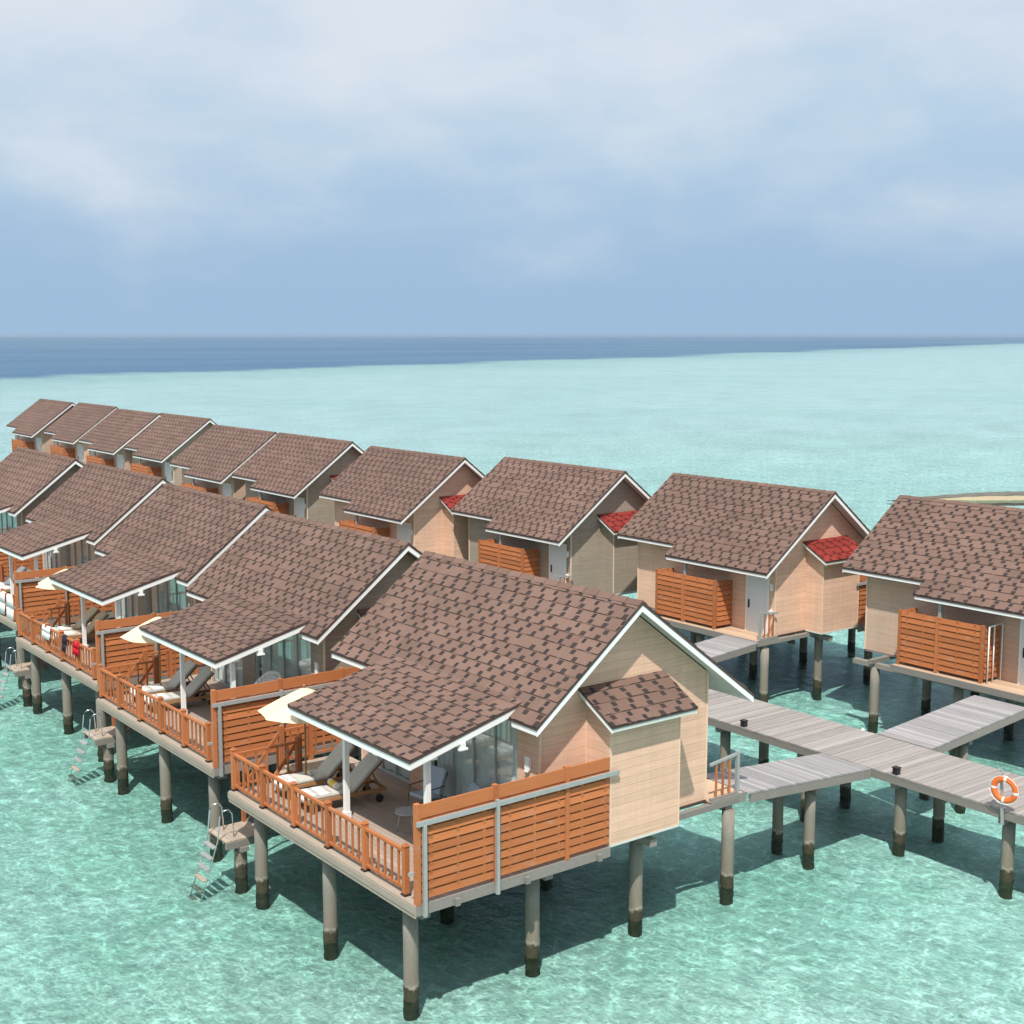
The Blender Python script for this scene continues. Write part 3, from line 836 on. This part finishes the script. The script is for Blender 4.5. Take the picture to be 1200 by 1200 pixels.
def sheet(name, mat, pts, w, axis=(0, 1, 0), t=.012, parent=None):
    """cloth strip following pts, w wide along axis, with thickness"""
    m = MB(); ax = Vector(axis); K = 6
    P_ = [Vector(p) for p in pts]
    def q(p, j, k): 
        return p + ax * (w * (j / K - .5)) + Vector((math.sin(j * 1.7 + k) * .006, 0, math.sin(j * 2.1 + k * 1.3) * .006))
    for k in range(len(P_) - 1):
        for j in range(K): m.face([q(P_[k], j, k), q(P_[k + 1], j, k + 1), q(P_[k + 1], j + 1, k + 1), q(P_[k], j + 1, k)], smooth=True)
    o = m.build(name, mat, parent, fix=False)
    s = o.modifiers.new('thick', 'SOLIDIFY'); s.thickness = t; s.offset = 0
    return o
def over_rail(v, y, w, drop_out, drop_in, mat, name, label, cat):
    x = .11; z = D + .935
    pts = [(x - .055 - .03, 0, z - drop_out), (x - .06, 0, z - drop_out * .5), (x - .052, 0, z - .04), (x - .02, 0, z + .01), (x + .02, 0, z + .01), (x + .052, 0, z - .04), (x + .06, 0, z - drop_in)]
    o = sheet(name, mat, pts, w); o.location = (NEAR[v][0], NEAR[v][1] + y, 0); tag(o, label, cat); return o
over_rail(2, 4.9, .75, .42, .3, M['towel'], 'hanging_towel', 'small white cloth hung over the railing beside dark swimwear', 'towel')
over_rail(2, 3.1, .36, .52, .25, M['dark_cloth'], 'drying_shorts', 'dark swim trunks drying on the deck railing', 'clothing')
over_rail(2, 2.0, .5, .42, .25, M['red_cloth'], 'drying_shirt', 'red swimwear drying on the deck railing', 'clothing')
over_rail(3, .9, .8, .95, .4, M['towel'], 'hanging_towel', 'long white towel over the railing at the left edge, by the privacy screen', 'towel')
over_rail(3, 2.0, .9, .85, .4, M['towel'], 'hanging_towel', 'long white towel over the railing at the left edge, away from the screen', 'towel')
# towels on loungers: each follows the seat
def flat_towel(v, x, y, rz, L, label):
    o = sheet('towel', M['towel'], [(0 - .04, 0, .25), (-.03, 0, .38), (.0, 0, .409), (L * .5, 0, .412), (L, 0, .41)], .56)
    at(o, x, y, rz=rz, v=v); tag(o, label, 'towel')
flat_towel(0, .72, 5.75, R(-6), .62, 'white towel spread over the foot of the lounger with the rolled towel')
flat_towel(0, .72, 6.9, R(-4), .4, 'white towel over the foot of the lounger beside the stairs')
flat_towel(1, .65, 6.8, R(-2), 1.0, 'white towel covering the foot half of the second deck\'s lounger by the stairs')
flat_towel(1, .65, 5.75, R(-5), .62, 'white towel over the foot of the lounger behind the second porch post')
flat_towel(2, .6, 6.7, 0, .95, 'white towel on the rear lounger of the deck with drying swimwear')
flat_towel(2, .6, 5.9, R(-6), .8, 'white towel on the front lounger of the deck with drying swimwear')
r = empty('rolled_towel'); at(r, 1.52, 5.72, D + .405, R(-6)); tag(r, 'rolled white towel with a yellow band on the front lounger of the nearest deck', 'towel')
m = MB(); m.tube([(0, -.2, .075), (0, .2, .075)], .072, 14); m.build('roll', M['towel'], r)
m = MB(); m.tube([(0, -.12, .075), (0, .1, .075)], .076, 14); m.build('band', M['yellow_cloth'], r)
r = empty('rolled_towel'); at(r, 1.5, 6.86, D + .405, R(-4)); tag(r, 'small yellow striped towel on the rear lounger of the nearest deck', 'towel')
m = MB(); m.tube([(0, -.16, .055), (0, .14, .055)], .054, 14); m.build('roll', M['cushion'], r)
m = MB(); m.tube([(0, -.05, .055), (0, .0, .055)], .058, 14); m.build('band', M['yellow_cloth'], r)

def chair(mat):
    r = empty('deck_chair')
    m = MB()
    for s in (-1, 1):
        m.tube([(-.28, s * .3, 0), (-.24, s * .29, .36), (.2, s * .29, .30), (.42, s * .29, .86)], .013, 8)
        m.tube([(.36, s * .3, 0), (.16, s * .29, .31)], .013, 8)
        m.tube([(-.24, s * .29, .36), (-.2, s * .31, .58), (.3, s * .31, .58)], .013, 8)
    m.build('frame', M['black'], r)
    m = MB(); m.hexa([(-.26, -.26, .36), (.22, -.26, .30), (.22, .26, .30), (-.26, .26, .36)], [(-.26, -.26, .45), (.22, -.26, .39), (.22, .26, .39), (-.26, .26, .45)]); m.build('seat_cushion', mat, r, bevel=.025)
    m = MB(); m.hexa([(.16, -.26, .40), (.24, -.26, .36), (.24, .26, .36), (.16, .26, .40)], [(.38, -.26, .94), (.46, -.26, .9), (.46, .26, .9), (.38, .26, .94)]); m.build('back_cushion', mat, r, bevel=.025)
    return r
c1 = chair(M['blue']); c2 = copy_tree(tree_of(c1))
at(c1, 2.95, 4.1, rz=R(10)); at(c2, 2.95, 2.75, rz=R(-12))
tag(c1, 'blue cushioned deck chair left of the right porch post', 'chair', 'deck chairs'); tag(c2, 'blue cushioned deck chair right of the porch post, low behind the privacy screen', 'chair', 'deck chairs')
def side_table(name, h, rad, mat, legs=3):
    r = empty(name)
    m = MB(); m.tube([(0, 0, h - .025), (0, 0, h)], rad, 28); m.build('table_top', mat, r)
    for k in range(legs):
        a = 2 * math.pi * k / legs + .5
        m = MB(); m.tube([(rad * .55 * math.cos(a), rad * .55 * math.sin(a), h - .026), (rad * .85 * math.cos(a), rad * .85 * math.sin(a), 0)], .016, 8); m.build('leg', mat, r)
    return r
t = side_table('side_table', .46, .27, M['table']); at(t, 1.95, 3.3); tag(t, 'small round grey table on three legs in front of the deck chairs', 'table')
r = empty('round_chair'); at(r, 2.8, 2.45, v=1); tag(r, 'white round shell chair rising above the privacy screen of the second villa', 'chair')
def dish(mb, rad, depth, off, n=32, k=8):
    tilt = R(52); rows = []
    for a in range(k + 1):
        f = a / k; row = []
        for b in range(n):
            t = 2 * math.pi * b / n; p = Vector((rad * f * math.cos(t), rad * f * math.sin(t), depth * f * f + off))
            row.append(Vector((0, 0, .80)) + Vector((p.x * math.cos(tilt) - p.z * math.sin(tilt), p.y, p.x * math.sin(tilt) + p.z * math.cos(tilt))))
        rows.append(row)
    for a in range(k):
        for b in range(n):
            q = [rows[a][b], rows[a + 1][b], rows[a + 1][(b + 1) % n], rows[a][(b + 1) % n]]
            mb.face(q[:3] if a == 0 else q, smooth=True)
m = MB(); dish(m, .68, .26, 0); o = m.build('shell', M['white'], r, fix=False); md = o.modifiers.new('thick', 'SOLIDIFY'); md.thickness = .04
m = MB(); dish(m, .56, .18, .05); o = m.build('cushion', M['towel'], r, fix=False); md = o.modifiers.new('thick', 'SOLIDIFY'); md.thickness = .07
for sx in (-1, 1):
    for sy in (-1, 1):
        m = MB(); m.tube([(sx * .14 + .05, sy * .2, .55 + .12 * sx), (sx * .3 + .05, sy * .32, 0)], .02, 8); m.build('leg', M['table'], r)

# ------------------------------------------------------------------ breakwater
def mound(name, mat, path, w, h, seed, parent=None):
    rnd = random.Random(seed); m = MB(); n = 60; k = 10; pts = []
    for i in range(n + 1):
        t = i / n; a = Vector(path[0]).lerp(Vector(path[1]), t); row = []
        for j in range(k + 1):
            s = j / k * 2 - 1
            z = h * (1 - abs(s) ** 1.6) * min(1, t * 8 + .15) + rnd.uniform(-.12, .12) * h - .15
            row.append((a.x + s * w * .25 + rnd.uniform(-.2, .2), a.y + s * w + rnd.uniform(-.3, .3) * w * .2, z))
        pts.append(row)
    for i in range(n):
        for j in range(k): m.face([pts[i][j], pts[i + 1][j], pts[i + 1][j + 1], pts[i][j + 1]], smooth=True)
    return m.build(name, mat, parent, fix=False)
bw = empty('breakwater', (84, 40, 0)); tag(bw, 'low sandy breakwater with a dark rock edge behind the roof at right', 'breakwater')
a = mound('sand_bank', M['sand'], ((-9.5, 3.6, 0), (40, -28, 0)), 1.3, .36, 3, bw)
b = mound('rock_edge', M['rock'], ((-10.5, 4.6, 0), (40, -15.5, 0)), .45, .42, 5, bw)

# ------------------------------------------------------------------ sea
def plane(name, z, size, mat):
    m = MB(); n = 2; s = size
    m.face([(-s, -s, z), (s, -s, z), (s, s, z), (-s, s, z)])
    o = m.build(name, mat, None, fix=False); o['kind'] = 'structure'; return o
mt, nt, out = new_mat('seabed_sand')
p = pos_co(); x, y, z = xyz(p)
n1 = noise(p, .5, 5, .62, .6); n2 = noise(p, 2.8, 5, .68); n3 = noise(scale(p, (.03, .02, 1.)), 1., 4, .55); n4 = noise(scale(p, (.006, .0035, 1.)), 1., 4, .6)
c = mix(n1.ss(.42, .68) * .65, (.86, .95, .91), (.52, .70, .61))
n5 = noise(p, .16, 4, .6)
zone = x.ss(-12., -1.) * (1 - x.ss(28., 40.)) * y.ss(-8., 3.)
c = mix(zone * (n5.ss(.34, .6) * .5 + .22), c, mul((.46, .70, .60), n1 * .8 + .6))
c = mix(n2.ss(.5, .72) * (.5 - zone * .2), c, (.88, .91, .84))
c = mix(n2.ss(.60, .78) * n1.ss(.5, .6) * .5, c, (.27, .33, .22))
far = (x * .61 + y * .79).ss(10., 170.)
c = mix(n2.ss(.655, .72) * .55, c, (.22, .29, .22))
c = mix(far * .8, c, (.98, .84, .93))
c = mix(n3.ss(.42, .66) * .2, c, (.58, .66, .62))
e = y - x * .436 - 345. + (n4 - .5) * 120.
c = mix(e.ss(-130., 0.) * (n4 * .6 + .2), c, (.44, .56, .56))
dp = noise(scale(p, (.0016, .0035, 1.)), 1., 5, .65)
c = mix((e + (noise(scale(p, (.05, .02, 1.)), 1., 4, .6) - .5) * 50.).ss(-18., 22.), c, mix(dp.ss(.3, .7), (.085, .17, .40), (.22, .31, .49)))
princ(out, c, 1., bump(n2 * .6 + n1, .5, .12), spec=0)
from mathutils import noise as mn
def axis(lo, hi, a, b, st):
    v = [lo, lo / 8, a - 300, a - 60, a - 15]; k = a
    while k <= b: v.append(k); k += st
    return v + [b + 15, b + 60, b + 300, hi / 8, hi]
gx = axis(-9000, 9000, -22., 34., .26); gy = axis(-9000, 9000, -14., 46., .26)
vv = []; ff = []
for yy in gy:
    for xx in gx:
        near = -22 <= xx <= 34 and -14 <= yy <= 46
        h = (mn.noise(Vector((xx * .55, yy * .55, 1.3))) * .10 + mn.noise(Vector((xx * 1.3, yy * 1.3, 4.1))) * .07) if near else 0
        vv.append((xx, yy, -.40 + h))
nx = len(gx)
for b in range(len(gy) - 1):
    for a in range(nx - 1):
        i = b * nx + a; ff.append((i, i + 1, i + nx + 1, i + nx))
me = bpy.data.meshes.new('seabed'); me.from_pydata(vv, [], ff); me.polygons.foreach_set('use_smooth', [True] * len(ff)); me.materials.append(mt); me.update()
o = bpy.data.objects.new('seabed', me); col.objects.link(o); o['kind'] = 'structure'

mt, nt, out = new_mat('sea_water')
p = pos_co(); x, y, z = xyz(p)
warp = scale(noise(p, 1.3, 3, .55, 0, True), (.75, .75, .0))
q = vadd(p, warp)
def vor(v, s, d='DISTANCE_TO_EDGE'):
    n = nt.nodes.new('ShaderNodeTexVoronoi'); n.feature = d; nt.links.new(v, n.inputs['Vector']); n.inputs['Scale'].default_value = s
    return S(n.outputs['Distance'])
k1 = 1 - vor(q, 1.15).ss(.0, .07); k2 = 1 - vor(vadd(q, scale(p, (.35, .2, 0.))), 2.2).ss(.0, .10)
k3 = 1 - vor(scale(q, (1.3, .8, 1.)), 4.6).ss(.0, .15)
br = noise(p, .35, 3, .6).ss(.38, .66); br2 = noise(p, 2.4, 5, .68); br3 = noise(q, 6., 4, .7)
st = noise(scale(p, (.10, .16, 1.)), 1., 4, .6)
caus = k1 * (br * .7 + .25) * br2.ss(.36, .6) * .38 + k2 * br2.ss(.42, .6) * .28 + k3 * (1 - br) * br3.ss(.4, .6) * .26 + (br2 - .5) * .42 + (br3 - .5) * .5 + (st - .5) * .3 + .735  # bright caustic light lines painted into the water's transmission colour
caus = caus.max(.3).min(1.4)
# light is filtered more along slanting paths
geo = nt.nodes.new('ShaderNodeNewGeometry'); dt = nt.nodes.new('ShaderNodeVectorMath'); dt.operation = 'DOT_PRODUCT'
nt.links.new(geo.outputs['Normal'], dt.inputs[0]); nt.links.new(geo.outputs['Incoming'], dt.inputs[1])
ex = S(dt.outputs['Value']).abs().max(.42).pow(-2.)
def pw(b):
    n = nt.nodes.new('ShaderNodeMath'); n.operation = 'POWER'; n.inputs[0].default_value = b; nt.links.new(ex.s, n.inputs[1]); return S(n.outputs[0])
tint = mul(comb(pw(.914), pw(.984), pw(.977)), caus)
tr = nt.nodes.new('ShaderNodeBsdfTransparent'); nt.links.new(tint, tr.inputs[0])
gl = nt.nodes.new('ShaderNodeBsdfGlossy'); gl.inputs['Roughness'].default_value = .06
w1 = noise(scale(vadd(p, scale(warp, .4)), (1.9, 1.0, 1.)), 1., 6, .66); w2 = noise(scale(p, (.35, .2, 1.)), 1., 3)
bp = bump(w1 * .8 + w2, .9, .34)
nt.links.new(bp, gl.inputs['Normal'])
fr = nt.nodes.new('ShaderNodeFresnel'); fr.inputs[0].default_value = 1.33; nt.links.new(bp, fr.inputs['Normal'])
mx = nt.nodes.new('ShaderNodeMixShader')
F = S(fr.outputs[0])
bk = S(geo.outputs['Backfacing'])      # from below, light beyond the critical angle is turned back
nt.links.new(((F * .7).min(.45) * (1 - bk) + F * bk * .75).s, mx.inputs[0]); nt.links.new(tr.outputs[0], mx.inputs[1]); nt.links.new(gl.outputs[0], mx.inputs[2])
nt.links.new(mx.outputs[0], out.inputs[0])
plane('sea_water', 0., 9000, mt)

# ------------------------------------------------------------------ haze over the sea
hm, nt, out = new_mat('sea_haze')
pv = nt.nodes.new('ShaderNodeVolumePrincipled'); pv.inputs['Color'].default_value = (.55, .69, .88, 1)
pv.inputs['Density'].default_value = .00013; pv.inputs['Anisotropy'].default_value = .2
nt.links.new(pv.outputs[0], out.inputs['Volume'])
m = MB(); m.box(-9050, 9050, -9050, 9050, -1.6, 16.)
hz = m.build('haze', hm); hz['kind'] = 'stuff'

# ------------------------------------------------------------------ sky, sun
w = bpy.data.worlds.new("World"); sc.world = w; w.use_nodes = True
nt = w.node_tree; nt.nodes.clear(); S.nt = nt
out = nt.nodes.new('ShaderNodeOutputWorld'); bg = nt.nodes.new('ShaderNodeBackground')
sky = nt.nodes.new('ShaderNodeTexSky'); sky.sky_type = 'NISHITA'; sky.sun_disc = False
sd = Vector((-.95, -1, 2.2)).normalized()
sky.sun_elevation = math.asin(sd.z); sky.sun_rotation = math.atan2(sd.x, sd.y) % (2 * math.pi)
sky.air_density = 1.0; sky.dust_density = 1.6; sky.ozone_density = 1.5
g = nt.nodes.new('ShaderNodeTexCoord').outputs['Generated']
x, y, z = xyz(g)
zz = z.max(0.)
# hazy blue toward the horizon
c = mix(zz.ss(.02, .20), (2.5, 3.7, 5.1), (3.4, 4.55, 5.75))
c = mix(zz.ss(.25, .6), c, sky.outputs[0])
# soft cumulus over haze, plus an unseen bright veil added overhead to fill the shade
wv = vadd(g, scale(noise(g, 9., 3, .5, 0, True), (.05, .05, .02)))
cn = noise(scale(wv, (6., 6., 13.)), 1., 7, .54); cn2 = noise(scale(g, (2.2, 2.2, 6.)), 1., 3, .5)
cover = (cn * .62 + cn2 * .42 + zz * 2.0).ss(.61, 1.0)
c = mix(cover * .9, c, mix(cn, (4.6, 5.1, 5.9), (5.6, 6.0, 6.4)))
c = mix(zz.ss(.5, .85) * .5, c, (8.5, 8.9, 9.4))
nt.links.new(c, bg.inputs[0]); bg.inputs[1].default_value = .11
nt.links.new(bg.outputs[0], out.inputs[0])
sl = bpy.data.lights.new('sun', 'SUN'); sl.energy = 4.0; sl.angle = R(.8); sl.color = (1, .95, .87)
so = bpy.data.objects.new('sun', sl); col.objects.link(so); so.rotation_euler = sd.to_track_quat('Z', 'Y').to_euler(); so.location = (0, 0, 60)

# ------------------------------------------------------------------ camera
cam = bpy.data.cameras.new('camera'); co = bpy.data.objects.new('camera', cam); col.objects.link(co); sc.camera = co
cam.sensor_fit = 'HORIZONTAL'; cam.sensor_width = 36; cam.lens = 36 * 1558.7 / 1200; cam.clip_start = .5; cam.clip_end = 90000
yaw, pit = .650296, .132339
f = Vector((math.sin(yaw) * math.cos(pit), math.cos(yaw) * math.cos(pit), -math.sin(pit)))
co.location = (-12.942, -20.002, 10.622 + D)
co.rotation_euler = f.to_track_quat('-Z', 'Y').to_euler()

vs = sc.view_settings; vs.view_transform = 'Standard'; vs.look = 'None'; vs.gamma = 1; vs.exposure = .35
sc.cycles.max_bounces = 8; sc.cycles.transparent_max_bounces = 12; sc.cycles.caustics_reflective = False; sc.cycles.caustics_refractive = False
